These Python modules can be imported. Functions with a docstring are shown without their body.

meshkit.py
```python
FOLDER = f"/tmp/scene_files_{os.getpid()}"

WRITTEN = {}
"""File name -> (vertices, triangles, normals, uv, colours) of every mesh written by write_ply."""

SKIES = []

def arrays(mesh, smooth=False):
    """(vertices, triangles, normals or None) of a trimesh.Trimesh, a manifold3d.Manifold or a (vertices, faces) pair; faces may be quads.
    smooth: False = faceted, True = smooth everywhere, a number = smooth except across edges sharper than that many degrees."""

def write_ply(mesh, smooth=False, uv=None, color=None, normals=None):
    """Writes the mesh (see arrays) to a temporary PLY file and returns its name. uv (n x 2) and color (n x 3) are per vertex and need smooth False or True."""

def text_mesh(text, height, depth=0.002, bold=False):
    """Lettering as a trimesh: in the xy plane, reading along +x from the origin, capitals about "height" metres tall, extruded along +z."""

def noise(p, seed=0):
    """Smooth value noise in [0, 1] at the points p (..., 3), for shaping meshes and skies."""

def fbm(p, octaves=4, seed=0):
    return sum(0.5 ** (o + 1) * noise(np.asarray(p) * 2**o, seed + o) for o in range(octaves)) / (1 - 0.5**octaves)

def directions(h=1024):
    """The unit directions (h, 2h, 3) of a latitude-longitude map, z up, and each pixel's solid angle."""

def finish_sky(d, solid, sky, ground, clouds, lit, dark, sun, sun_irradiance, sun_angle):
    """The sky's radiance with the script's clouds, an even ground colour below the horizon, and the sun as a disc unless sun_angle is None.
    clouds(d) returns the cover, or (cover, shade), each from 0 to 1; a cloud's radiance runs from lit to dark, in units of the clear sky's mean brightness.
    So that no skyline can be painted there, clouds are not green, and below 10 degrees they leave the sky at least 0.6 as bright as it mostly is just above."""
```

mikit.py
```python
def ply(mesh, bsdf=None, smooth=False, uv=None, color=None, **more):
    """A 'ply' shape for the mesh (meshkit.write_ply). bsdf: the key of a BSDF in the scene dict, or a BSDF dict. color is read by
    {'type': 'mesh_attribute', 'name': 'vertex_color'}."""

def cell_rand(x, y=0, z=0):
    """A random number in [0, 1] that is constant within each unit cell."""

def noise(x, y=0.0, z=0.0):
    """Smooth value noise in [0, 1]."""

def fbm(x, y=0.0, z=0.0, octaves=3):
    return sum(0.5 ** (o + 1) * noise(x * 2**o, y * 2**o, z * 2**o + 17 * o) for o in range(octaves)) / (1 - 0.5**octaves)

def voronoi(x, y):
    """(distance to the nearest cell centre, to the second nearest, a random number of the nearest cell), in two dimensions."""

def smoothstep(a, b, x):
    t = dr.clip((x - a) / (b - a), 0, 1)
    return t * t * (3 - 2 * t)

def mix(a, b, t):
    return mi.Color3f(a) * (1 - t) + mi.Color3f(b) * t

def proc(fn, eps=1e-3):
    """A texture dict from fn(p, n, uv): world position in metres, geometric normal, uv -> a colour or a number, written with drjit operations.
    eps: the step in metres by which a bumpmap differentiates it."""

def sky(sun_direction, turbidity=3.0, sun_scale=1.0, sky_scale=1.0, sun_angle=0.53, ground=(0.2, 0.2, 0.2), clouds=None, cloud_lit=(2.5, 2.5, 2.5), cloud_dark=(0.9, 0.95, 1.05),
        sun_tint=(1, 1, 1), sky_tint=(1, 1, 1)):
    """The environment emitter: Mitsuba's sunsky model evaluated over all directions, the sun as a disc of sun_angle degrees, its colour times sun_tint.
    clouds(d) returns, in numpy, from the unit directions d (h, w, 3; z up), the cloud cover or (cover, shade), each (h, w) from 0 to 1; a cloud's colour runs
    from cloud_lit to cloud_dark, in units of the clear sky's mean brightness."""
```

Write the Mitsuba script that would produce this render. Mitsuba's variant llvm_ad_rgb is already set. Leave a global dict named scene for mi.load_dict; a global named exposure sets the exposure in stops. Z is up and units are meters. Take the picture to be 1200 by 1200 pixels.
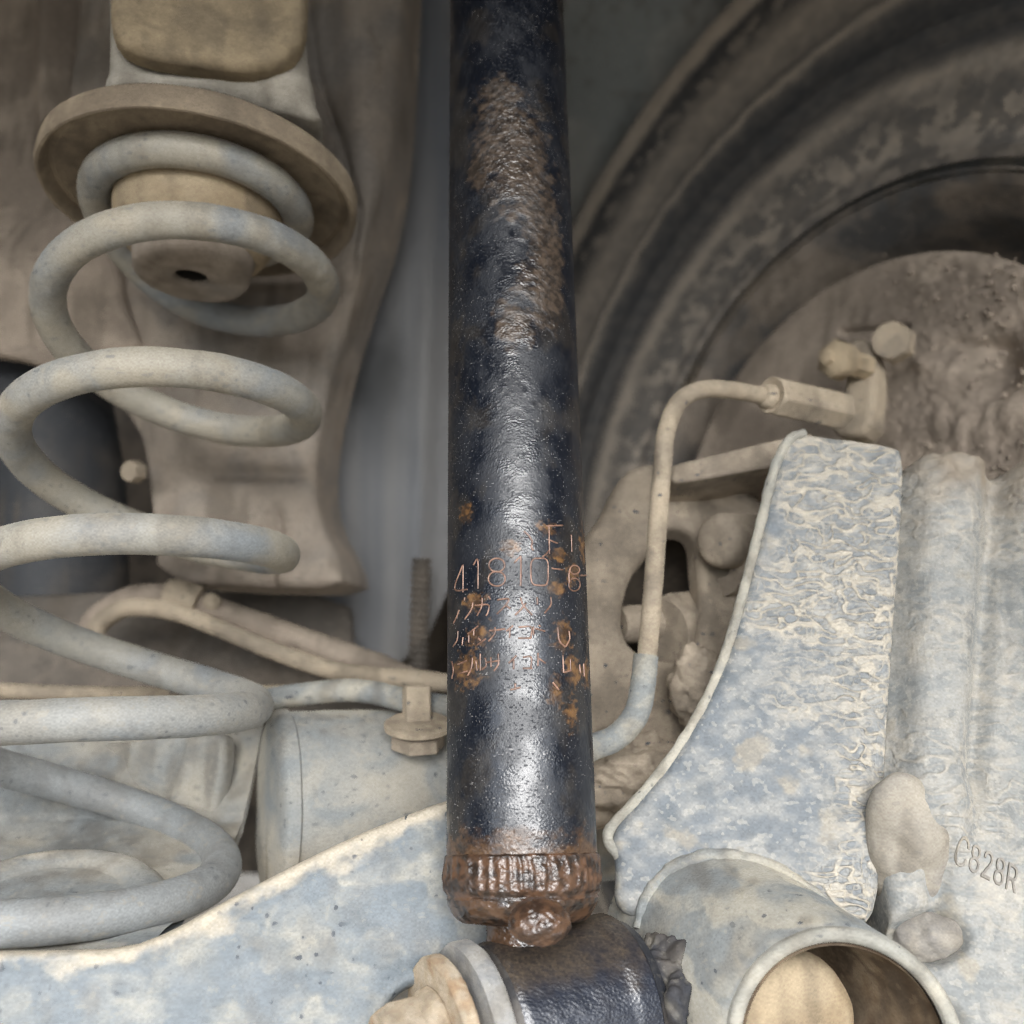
import math
import numpy as np, trimesh, drjit as dr, mitsuba as mi
import mikit, meshkit
import shapely
from shapely.geometry import Polygon
from scipy.spatial import Delaunay, cKDTree
from mikit import noise, fbm, voronoi, smoothstep, mix, proc, ply

# ------------------------------------------------------------------ camera, sky, exposure
F = 1200.0                       # the photograph's focal length in its own pixels; lengths below are millimetres
T = mi.ScalarTransform4f
exposure = 4.2
scene = {
    'camera': {'type': 'thinlens', 'fov': 2 * math.degrees(math.atan(0.5)), 'aperture_radius': 0.0023, 'focus_distance': 0.352,
               'near_clip': 0.01, 'far_clip': 200.0,
               'to_world': T().look_at(origin=[0, 0, 0], target=[0, 1, 0], up=[0, 0, 1])},
    'sky': mikit.sky((0.08, -0.85, 0.50), turbidity=3, sun_scale=0.30, sun_angle=46, clouds=lambda d: (0.9, 0.3),
                     cloud_lit=(1.5, 1.55, 1.65), cloud_dark=(.95, 1.02, 1.15), sun_tint=(0.79, 0.98, 1.42)),
}
labels = {}
rng = np.random.default_rng(5)

# ------------------------------------------------------------------ helpers
def V(*a): return np.array(a, float)
def nrm(a): a = np.asarray(a, float); return a / np.linalg.norm(a)
def P(px, py, d): return V((px - 600) / F * d, d, (600 - py) / F * d)
def key(base):
    if base not in scene: return base
    i = 1
    while f'{base}_{i:03d}' in scene: i += 1
    return f'{base}_{i:03d}'
def add(base, mesh, m, smooth=40):
    k = key(base)
    v, f = (np.asarray(mesh[0], float), np.asarray(mesh[1])) if isinstance(mesh, tuple) else (np.array(mesh.vertices), np.array(mesh.faces))
    scene[k] = ply(trimesh.Trimesh(v * 0.001, f, process=False), m, smooth=smooth)
    return k
def tag(k, label, cat=None, group=None, kind=None):
    labels[k] = {'label': label}
    if cat: labels[k]['category'] = cat
    if group: labels[k]['group'] = group
    if kind: labels[k]['kind'] = kind
def spl(pts, n=60):
    """Catmull-Rom through the points, also any further columns (radii)."""
    p = np.asarray(pts, float); p = np.vstack([2 * p[0] - p[1], p, 2 * p[-1] - p[-2]])
    out = []
    segs = len(p) - 3
    for t in np.linspace(0, segs, n):
        i = min(int(t), segs - 1); u = t - i
        a, b, c, d = p[i:i + 4]
        out.append(0.5 * (2 * b + (c - a) * u + (2 * a - 5 * b + 4 * c - d) * u * u + (3 * b - a - 3 * c + d) * u ** 3))
    return np.array(out)
def grid_faces(n, m, closed=True):
    i, j = np.meshgrid(np.arange(n - 1), np.arange(m if closed else m - 1), indexing='ij')
    a, b = i * m + j, i * m + (j + 1) % m
    q = np.stack([a, b, b + m, a + m], -1).reshape(-1, 4)
    return np.vstack([q[:, [0, 1, 2]], q[:, [0, 2, 3]]])
def tube(pts, rad, sides=20, caps=True, rough=0.0, freq=0.15, flat=1.0):
    p = np.asarray(pts, float); n = len(p)
    rad = np.broadcast_to(rad, (n,)).astype(float)
    t = np.gradient(p, axis=0); t /= np.linalg.norm(t, axis=1, keepdims=True)
    a = np.cross(t[0], V(0.3, 0.1, 1)); a = nrm(a); A = []
    for k in range(n):
        a = nrm(a - t[k] * (a @ t[k])); A.append(a)
    A = np.array(A); B = np.cross(t, A)
    ang = np.linspace(0, 2 * np.pi, sides, endpoint=False)
    nn = np.cos(ang)[None, :, None] * A[:, None] + flat * np.sin(ang)[None, :, None] * B[:, None]
    v = p[:, None] + rad[:, None, None] * nn
    if rough: v = v + nn * ((meshkit.fbm(v * freq, 3) - 0.5) * 2 * rough)[..., None]
    v = v.reshape(-1, 3); f = grid_faces(n, sides)
    if caps:
        v = np.vstack([v, p[0], p[-1]]); k = n * sides; j = np.arange(sides); j2 = (j + 1) % sides
        f = np.vstack([f, np.stack([j2, j, j * 0 + k], 1), np.stack([(n - 1) * sides + j, (n - 1) * sides + j2, j * 0 + k + 1], 1)])
    return v, f
def frame(ax):
    ax = nrm(ax); e1 = np.cross(ax, V(0, 1, 0)); e1 = nrm(e1) if np.linalg.norm(e1) > 1e-3 else V(1, 0, 0)
    return e1, np.cross(ax, e1), ax
def lathe(prof, o, ax, seg=72, rough=0.0, freq=0.2, fine=0, seed=0):
    """Revolve (radius, distance along ax); fine inserts points along the profile."""
    prof = np.asarray(prof, float)
    if fine:
        pr = [prof[0]]
        for a, b in zip(prof[:-1], prof[1:]):
            k = max(1, int(np.linalg.norm(b - a) / fine))
            pr += [a + (b - a) * (i + 1) / k for i in range(k)]
        prof = np.array(pr)
    e1, e2, a3 = frame(ax); ang = np.linspace(0, 2 * np.pi, seg, endpoint=False)
    rad = np.cos(ang)[:, None] * e1 + np.sin(ang)[:, None] * e2
    v = np.asarray(o) + prof[:, 0][:, None, None] * rad[None] + prof[:, 1][:, None, None] * a3
    if rough:
        tn = np.gradient(prof, axis=0); nr = np.stack([tn[:, 1], -tn[:, 0]], 1); nr /= np.linalg.norm(nr, axis=1, keepdims=True) + 1e-9
        d = (meshkit.fbm(v * freq, 3, seed) - 0.5) * 2 * rough
        v = v + d[..., None] * (nr[:, 0][:, None, None] * rad[None] + nr[:, 1][:, None, None] * a3)
    f = grid_faces(len(prof), seg)
    m = trimesh.Trimesh(v.reshape(-1, 3), f, process=False)
    return m
def plane3(a, b, c):
    a, b, c = P(*a), P(*b), P(*c); n = nrm(np.cross(b - a, c - a))
    return a, (n if n @ a < 0 else -n)
def onplane(px, py, pl):
    r = np.stack(np.broadcast_arrays((np.asarray(px, float) - 600) / F, 1.0, (600 - np.asarray(py, float)) / F), -1)
    return r * ((pl[0] @ pl[1]) / (r @ pl[1]))[..., None]
def chaikin(p, n):
    p = np.asarray(p, float)
    for _ in range(n):
        q = np.roll(p, -1, 0); p = np.stack([0.75 * p + 0.25 * q, 0.25 * p + 0.75 * q], 1).reshape(-1, 2)
    return p
def relief(poly, pl, thick=4.0, edge=1.5, res=2.0, hfn=None, holes=(), soft=1, rough=0.0, freq=0.12, seed=0):
    """A slab of real thickness in the plane pl: its outline and holes, a rounded front edge and a height function on the front."""
    p0, n = pl; ey = nrm(V(0, 0, 1) - n * n[2]); ex = np.cross(ey, n)
    loc = lambda q: np.stack([(onplane(q[:, 0], q[:, 1], pl) - p0) @ ex, (onplane(q[:, 0], q[:, 1], pl) - p0) @ ey], 1)
    pg = Polygon(loc(chaikin(poly, soft)), [loc(chaikin(h, 2)) for h in holes]).buffer(0)
    if pg.geom_type != 'Polygon': pg = max(pg.geoms, key=lambda g: g.area)
    ring = np.vstack([np.array([r.interpolate(t).coords[0] for t in np.arange(0, r.length, res)]) for r in [pg.exterior, *pg.interiors]])
    x0, y0, x1, y1 = pg.bounds; r2 = np.random.default_rng(seed + 11)
    gx, gy = np.meshgrid(np.arange(x0, x1, res), np.arange(y0, y1, res)); g = np.stack([gx.ravel(), gy.ravel()], 1)
    g += r2.uniform(-0.25, 0.25, g.shape) * res
    inn = pg.buffer(-res * 0.5); g = g[shapely.contains_xy(inn, g[:, 0], g[:, 1])]
    if edge > 0:   # rings inside the rounded edge
        extra = []
        for k in (0.12, 0.4, 0.75):
            b = pg.buffer(-edge * k)
            for gg in getattr(b, 'geoms', [b]):
                if gg.is_empty: continue
                for r in [gg.exterior, *gg.interiors]: extra += [r.interpolate(t).coords[0] for t in np.arange(0, r.length, res)]
        if extra:
            dd = cKDTree(ring).query(g)[0]; g = np.vstack([np.array(extra), g[dd > edge]])
    pts = np.vstack([ring, g]); tri = Delaunay(pts).simplices
    c = pts[tri].mean(1); tri = tri[shapely.contains_xy(pg, c[:, 0], c[:, 1])]
    a, b, c = pts[tri[:, 0]], pts[tri[:, 1]], pts[tri[:, 2]]
    cr = (b[:, 0] - a[:, 0]) * (c[:, 1] - a[:, 1]) - (b[:, 1] - a[:, 1]) * (c[:, 0] - a[:, 0])
    tri = tri[abs(cr) > 1e-7]; cr = cr[abs(cr) > 1e-7]; tri[cr < 0] = tri[cr < 0][:, ::-1]
    d = shapely.distance(shapely.points(pts), pg.boundary); d[:len(ring)] = 0
    h = np.zeros(len(pts))
    if edge > 0:
        u = np.clip(edge - d, 0, edge); h = np.sqrt(np.maximum(edge ** 2 - u ** 2, 0)) - edge
    flat = p0 + pts[:, :1] * ex + pts[:, 1:] * ey
    if hfn is not None:
        h = h + hfn(600 + F * flat[:, 0] / flat[:, 1], 600 - F * flat[:, 2] / flat[:, 1], d, flat)
    if rough: h = h + (meshkit.fbm(flat * freq, 4, seed) - 0.5) * 2 * rough * np.clip(d / 2 + 0.3, 0, 1)
    front = flat + h[:, None] * n; back = flat - thick * n
    e = np.sort(np.vstack([tri[:, [0, 1]], tri[:, [1, 2]], tri[:, [2, 0]]]), 1)
    de = np.vstack([tri[:, [0, 1]], tri[:, [1, 2]], tri[:, [2, 0]]])
    _, inv, cnt = np.unique(e, axis=0, return_inverse=True, return_counts=True)
    be = de[cnt[inv.ravel()] == 1]; k = len(pts)
    side = np.vstack([np.stack([be[:, 0], be[:, 0] + k, be[:, 1]], 1), np.stack([be[:, 1], be[:, 0] + k, be[:, 1] + k], 1)])
    return trimesh.Trimesh(np.vstack([front, back]), np.vstack([tri, tri[:, ::-1] + k, side]), process=False)
def hexbolt(o, ax, r, h, dome=0.25, rot=0.0):
    """A hexagonal head with a chamfered top; o on its seat, r across corners / 2."""
    e1, e2, a3 = frame(ax); n = 48
    ang = np.linspace(0, 2 * np.pi, n, endpoint=False) + rot
    hexr = np.cos(np.pi / 6) / np.cos((ang - rot) % (np.pi / 3) - np.pi / 6)
    rings = [(0, hexr * r)]
    for k in np.linspace(0, 1, 5):
        lim = 1.0 - 0.16 * k
        rings.append((h * (1 - dome * (1 - k)) , np.minimum(hexr, lim) * r))
    rings += [(h, np.full(n, 0.80 * r)), (h * 0.97, np.full(n, 0.5 * r)), (h * 0.97, np.full(n, 0.01))]
    v = np.concatenate([np.asarray(o) + (np.cos(ang)[:, None] * e1 + np.sin(ang)[:, None] * e2) * rr[:, None] + a3 * s for s, rr in rings])
    return trimesh.Trimesh(v, grid_faces(len(rings), n), process=False)
def blob(c, r3, ax=None, rough=0.15, freq=0.15, sub=4, seed=0):
    m = trimesh.creation.icosphere(subdivisions=sub); v = np.array(m.vertices) * np.asarray(r3)
    if ax is not None:
        e1, e2, a3 = frame(ax); v = v[:, :1] * e1 + v[:, 1:2] * e2 + v[:, 2:] * a3
    n = v / np.linalg.norm(v, axis=1, keepdims=True)
    v = v + n * ((meshkit.fbm((v + np.asarray(c)) * freq, 3, seed) - 0.5) * 2 * rough * min(r3))[:, None] + np.asarray(c)
    return trimesh.Trimesh(v, m.faces, process=False)
def box(c, s, R=None):
    m = trimesh.creation.box(s); v = np.array(m.vertices)
    if R is not None: v = v @ np.array(R)
    return trimesh.Trimesh(v + np.asarray(c), m.faces, process=False)
cat = trimesh.util.concatenate

# ------------------------------------------------------------------ materials
def mat(name, color, bump=None, rough=0.85, spec=0.3, metal=0.0, eps=2e-4, clear=0.0):
    b = {'type': 'principled', 'base_color': proc(color), 'roughness': proc(rough) if callable(rough) else rough, 'specular': spec, 'metallic': metal}
    if clear: b['clearcoat'] = clear; b['clearcoat_gloss'] = 0.8
    if bump is not None: b = {'type': 'bumpmap', 'tex': proc(bump, eps), 'scale': 1.0, 'bsdf': b}
    scene[name] = {'type': 'twosided', 'bsdf': b}
def c3(*a): return mi.Color3f(*a)
DUST, DUST2, SLATE, DEEP = c3(.46, .385, .275), c3(.36, .295, .21), c3(.20, .225, .235), c3(.085, .105, .12)

def dusty(name, under, over, over2, f1, lo, hi, grain=1.0, bump=0.00012, bf=900, rough=0.88, spec=0.25, chips=0.0, sx=1.0, sz=1.0, grime=.45, edge=None, painted_light=None):
    """Painted or bare metal (under) beneath dried dust (over, over2), broken up by noise at f1 per metre."""
    def color(p, n, uv):
        x, y, z = p.x * sx, p.y, p.z * sz
        w = noise(x * f1 * 2.3 + 5, y * f1 * 2.3, z * f1 * 2.3)
        a = smoothstep(lo, hi, fbm(x * f1 + w, y * f1, z * f1 + w, 4))
        if painted_light is not None: a = a * (1 - painted_light(p))  # fades the dust colour where cooler light is painted in
        g = noise(p.x * 1500, p.y * 1500, p.z * 1500); h = noise(p.x * 430 + 9, p.y * 430, p.z * 430); k = noise(x * f1 * 4 + 31, y * f1 * 4, z * f1 * 4)
        c = mix(under, mix(over2, over, k), a)
        gr = smoothstep(.46, .74, .6 * fbm(p.x * f1 * 1.6 + 71, p.y * f1 * 1.6, p.z * f1 * .9, 2) + .4 * noise(p.x * 200 + 5, p.y * 200, p.z * 26))
        c = mix(c, c3(.115, .095, .072), gr * grime)
        pt = smoothstep(.35, .65, k); t = .65 * h + .35 * g
        c = mix(c, under * .6, smoothstep(.62, .74, t) * .40 * pt); c = mix(c, over * 1.1, smoothstep(.38, .26, t) * .28 * (1 - pt))
        if edge is not None: c = mix(c, c3(.52, .455, .35), edge(p, g))
        if chips: c = mix(c, c3(.06, .07, .085), chips * smoothstep(.80, .9, h) * smoothstep(.45, .7, w))
        return c * (0.65 + 0.25 * g * grain)
    def bumpf(p, n, uv):
        return bump * (0.45 * noise(p.x * bf, p.y * bf, p.z * bf) + 1.3 * noise(p.x * bf * .24, p.y * bf * .24, p.z * bf * .24))
    mat(name, color, bumpf, rough, spec)

dusty('m_spring', c3(.265, .285, .295), c3(.42, .375, .295), c3(.37, .345, .285), 26, .20, .62, painted_light=lambda p: .85 * smoothstep(-.015, -.125, p.z), grime=.28, chips=.3, bump=.00006, rough=.62, spec=.45)  # bluish light painted into the lower coils by fading the dust colour
def arm_edge(p, g):      # pale dirt left along the arm's top edge
    q = [P(*a) / 1e3 for a in ((-60, 1114, 303), (150, 1110, 315), (250, 1062, 328), (400, 986, 348), (520, 937, 364), (660, 905, 380))]
    d = mi.Float(9)
    for a, b in zip(q[:-1], q[1:]):
        u = b - a; L2 = float(u @ u); t = dr.clip(((p.x - a[0]) * u[0] + (p.y - a[1]) * u[1] + (p.z - a[2]) * u[2]) / L2, 0, 1)
        d = dr.minimum(d, dr.sqrt(dr.square(p.x - a[0] - t * u[0]) + dr.square(p.y - a[1] - t * u[1]) + dr.square(p.z - a[2] - t * u[2])))
    w = fbm(p.x * 90, p.y * 90, p.z * 90, 4)
    return (1 - smoothstep(.35, 1.0, d / .0075 + (w - .5) * 2.2)) * .85
dusty('m_arm', c3(.165, .192, .213), c3(.38, .36, .30), c3(.29, .295, .28), 85, .34, .88, chips=.9, bump=.00022, bf=620, rough=.6, spec=.5, grime=.3, edge=arm_edge)
dusty('m_pan', c3(.24, .257, .26), c3(.43, .395, .325), c3(.35, .335, .295), 30, .30, .68, chips=.5, bump=.0001)
dusty('m_dust', c3(.31, .26, .20), c3(.47, .395, .295), c3(.41, .335, .245), 55, .30, .62, chips=.8, bump=.00016)
dusty('m_rail', c3(.28, .25, .22), c3(.42, .36, .295), c3(.32, .265, .215), 20, .33, .62, bump=.0003, bf=420)
dusty('m_brown', c3(.28, .23, .185), c3(.45, .375, .30), c3(.36, .295, .235), 30, .33, .65, bump=.0004, bf=420)
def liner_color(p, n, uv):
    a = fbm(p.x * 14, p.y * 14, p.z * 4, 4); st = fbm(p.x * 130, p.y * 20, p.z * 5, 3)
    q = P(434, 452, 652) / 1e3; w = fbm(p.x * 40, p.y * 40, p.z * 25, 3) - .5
    dark_spot = dr.exp(-dr.square((p.x - q[0]) / .019 + w * 1.6) - dr.square((p.z - q[2]) / .036 + w))  # soft dark spot mixed into the liner colour
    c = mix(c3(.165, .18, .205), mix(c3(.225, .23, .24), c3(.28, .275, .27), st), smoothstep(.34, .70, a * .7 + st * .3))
    return mix(c, c3(.035, .038, .038), dark_spot * .85) * .72
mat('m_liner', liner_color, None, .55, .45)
dusty('m_archpanel', c3(.25, .275, .275), c3(.40, .40, .38), c3(.33, .34, .325), 10, .40, .72, bump=.0002, rough=.7)
dusty('m_tank', c3(.050, .054, .060), c3(.13, .115, .10), c3(.085, .08, .075), 16, .42, .72, bump=.00008, rough=.6)
dusty('m_sleeve', c3(.235, .25, .25), c3(.45, .415, .335), c3(.36, .35, .31), 48, .36, .62, chips=.7, bump=.00022, bf=620)
dusty('m_yellow', c3(.36, .275, .175), c3(.48, .385, .26), c3(.42, .335, .225), 40, .3, .6, bump=.00008)
dusty('m_washer', c3(.36, .25, .155), c3(.52, .445, .345), c3(.45, .36, .25), 90, .32, .60, bump=.00026, bf=600)
dusty('m_greyrubber', c3(.26, .265, .27), c3(.42, .40, .36), c3(.34, .335, .32), 80, .36, .66, bump=.0002)
dusty('m_ring', c3(.20, .215, .235), c3(.29, .285, .27), c3(.25, .25, .25), 40, .35, .65)
dusty('m_ochre', c3(.25, .20, .145), c3(.37, .30, .215), c3(.30, .24, .17), 32, .34, .6, bump=.0003, bf=420)
dusty('m_lump', c3(.035, .037, .045), c3(.26, .24, .20), c3(.12, .115, .11), 55, .44, .74, bump=.0009, bf=330, rough=.75, spec=.35)
dusty('m_mount', c3(.36, .335, .285), c3(.47, .43, .36), c3(.41, .38, .32), 24, .33, .62)
dusty('m_cross', c3(.12, .108, .094), c3(.24, .205, .17), c3(.18, .155, .13), 26, .36, .70, bump=.0004, bf=420)
dusty('m_knuckle', c3(.25, .21, .165), c3(.40, .335, .26), c3(.33, .275, .21), 55, .30, .66, chips=.9, bump=.0003, bf=500)
dusty('m_boot', c3(.26, .245, .225), c3(.40, .36, .295), c3(.34, .31, .26), 45, .3, .66, bump=.0004, bf=260, rough=.75)
mat('m_hole_shade', lambda p, n, uv: c3(.018, .016, .014) * (.7 + .6 * noise(p.x * 300, p.y * 300, p.z * 300)), None, .8, .2)
dusty('m_rim', c3(.33, .325, .29), c3(.50, .465, .385), c3(.42, .40, .34), 60, .3, .66, chips=.6, bump=.0004, bf=420)
dusty('m_bore', c3(.10, .07, .045), c3(.28, .215, .145), c3(.18, .125, .075), 60, .38, .68, bump=.0004, bf=420)
dusty('m_rimdirt', c3(.10, .10, .10), c3(.34, .285, .235), c3(.24, .205, .17), 22, .34, .66, bump=.0006, bf=300)
dusty('m_lip', c3(.03, .03, .028), c3(.16, .125, .075), c3(.07, .06, .045), 14, .42, .66)
dusty('m_ground', c3(.33, .30, .25), c3(.43, .39, .33), c3(.38, .34, .285), 4, .3, .7, bump=.002, bf=60)
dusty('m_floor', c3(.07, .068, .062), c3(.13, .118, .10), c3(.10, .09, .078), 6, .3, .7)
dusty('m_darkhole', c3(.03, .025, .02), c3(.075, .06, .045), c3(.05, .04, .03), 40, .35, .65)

# mud dried in ridges over slate paint (the gusset and the casting)
def ridges(p, f=230.0):
    x, y, z = p.x * f, p.y * f, p.z * f
    wx, wz = fbm(x * .55 + 3, y * .55, z * .55, 2) * 3.0, fbm(x * .55 + 40, y * .55, z * .55, 2) * 3.0
    a = noise(x * .8 + wx, y * .6, z * 1.35 + wz); b = noise(x * 1.9 + wz + 7, y, z * 2.3 + wx)
    r = 1 - dr.abs(2 * a - 1); r2 = 1 - dr.abs(2 * b - 1)
    return smoothstep(.70, .93, r) * .8 + smoothstep(.74, .96, r2) * .45
def muddy(name, bare, top, slope, fr=205., k_=1.0, cake=0.0):
    def amount(p):      # how much mud hangs here: patchy, and less towards the bare side
        return smoothstep(.30, .62, fbm(p.x * 30 + 2, p.y * 30, p.z * 30, 3) + slope(p))
    def color(p, n, uv):
        m = amount(p); r = ridges(p, fr) * m * k_
        g = noise(p.x * 1400, p.y * 1400, p.z * 1400); k = fbm(p.x * 160, p.y * 160, p.z * 160, 3)
        film = smoothstep(.36, .74, k) * .6 + m * .25
        c = mix(mix(bare, DEEP, smoothstep(.55, .75, fbm(p.x * 70 + 8, p.y * 70, p.z * 70, 2)) * .5), c3(.37, .36, .33), film)
        c = mix(c, top, dr.clip(r * 1.25, 0, 1))
        fs = fbm(p.x * 330 + 3, p.y * 330, p.z * 330, 3); c = mix(c, bare * .65, smoothstep(.56, .68, fs) * .35 * (1 - dr.clip(r, 0, 1))); c = mix(c, c3(.50, .47, .40), smoothstep(.62, .72, fbm(p.x * 480 + 60, p.y * 480, p.z * 480, 2)) * .30)
        o = smoothstep(.60, .72, fbm(p.x * 80 + 50, p.y * 80, p.z * 80, 4)) * (1 - m)
        up = smoothstep(-.012, .030, p.z + (fbm(p.x * 60, p.y * 60, p.z * 60, 3) - .5) * .05) * cake
        c = mix(c, mix(c3(.22, .175, .13), c3(.36, .30, .225), k), up)
        return mix(c, c3(.40, .33, .22), o * .4) * (.67 + .22 * g)
    def bumpf(p, n, uv):
        return .0009 * k_ * ridges(p, fr) * amount(p) + .00012 * noise(p.x * 900, p.y * 900, p.z * 900)
    mat(name, color, bumpf, .66, .45)
muddy('m_mud', c3(.16, .18, .198), c3(.49, .445, .365), lambda p: dr.clip((p.x - (.105 + .0) ) * 7 + (p.z + .03) * 1.3, -.3, .3), 235., .85)
muddy('m_cast', c3(.235, .247, .245), c3(.46, .42, .35), lambda p: dr.clip((p.z + .11) * 2.0 - .04, -.35, .10), 170., .42, .9)

# ------------------------------------------------------------------ the shock absorber's axis and its paint
SB, ST = P(611.5, 1003, 341), P(592, -90, 470)
SAX = nrm(ST - SB); SE1 = nrm(np.cross(V(0, 1, 0), SAX)) ; SE1 = SE1 if SE1[0] > 0 else -SE1; SE2 = np.cross(SE1, SAX)
SE2 = SE2 if SE2[1] < 0 else -SE2; SR = 25.1
def on_tube(px, py):
    """(arc x, height) in mm on the tube's front where the photograph's pixel falls."""
    r = nrm(P(px, py, 1.0)); rp = r - SAX * (r @ SAX); o = -SB; op = o - SAX * (o @ SAX)
    a, b, c = rp @ rp, 2 * rp @ op, op @ op - SR ** 2; disc = max(b * b - 4 * a * c, 0)
    q = r * (-b - math.sqrt(disc)) / (2 * a) - SB
    return math.atan2(q @ SE1, q @ SE2) * SR, q @ SAX
def tube_xt(p):
    q = [p.x - SB[0] / 1e3, p.y - SB[1] / 1e3, p.z - SB[2] / 1e3]
    dot = lambda e: q[0] * float(e[0]) + q[1] * float(e[1]) + q[2] * float(e[2])
    return dr.atan2(dot(SE1), dot(SE2)) * SR, dot(SAX) * 1e3
RUST = [(585, 110, 9, 9), (598, 165, 15, 20), (612, 210, 13, 18), (634, 250, 9, 18), (644, 300, 8, 18), (638, 345, 9, 14), (602, 378, 7, 11), (560, 200, 5, 9)]
ORANGE = [(543, 785, 7, 5), (641, 618, 3.6, 2.6), (655, 650, 3, 3), (672, 672, 4, 4), (655, 690, 4, 2.5), (660, 745, 4, 5), (672, 785, 4, 5), (683, 640, 4, 7), (688, 790, 4, 5),
          (670, 835, 3, 5), (555, 705, 5, 3), (560, 745, 5, 4), (545, 600, 3, 3.5), (650, 810, 3, 4), (600, 640, 3, 3)]
def spots(x, t, lst):
    out = mi.Float(9)
    for px, py, rx, rt in lst:
        ax, at = on_tube(px, py)
        out = dr.minimum(out, dr.sqrt(dr.square((x - ax) / rx) + dr.square((t - at) / rt)))
    return out
def shock_masks(p):
    x, t = tube_xt(p)
    w = fbm(p.x * 260, p.y * 260, p.z * 260, 4); w2 = fbm(p.x * 700 + 5, p.y * 700, p.z * 700, 3)
    rust = 1 - smoothstep(.55, 1.25, spots(x, t, RUST) + (w - .5) * 1.6 + (w2 - .5) * .5)
    orange = (1 - smoothstep(.30, 1.35, spots(x, t, ORANGE) + (w - .5) * 1.4 + (w2 - .5) * 1.9))
    base = 1 - smoothstep(1.0, 9.0, t + (w - .5) * 18)
    film = smoothstep(.50, .66, fbm(p.x * 95 + 3, p.y * 95, p.z * 60, 4)) * smoothstep(5, 12, dr.abs(x - 1) + (w - .5) * 8)
    return x, t, rust, orange, base, film
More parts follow.
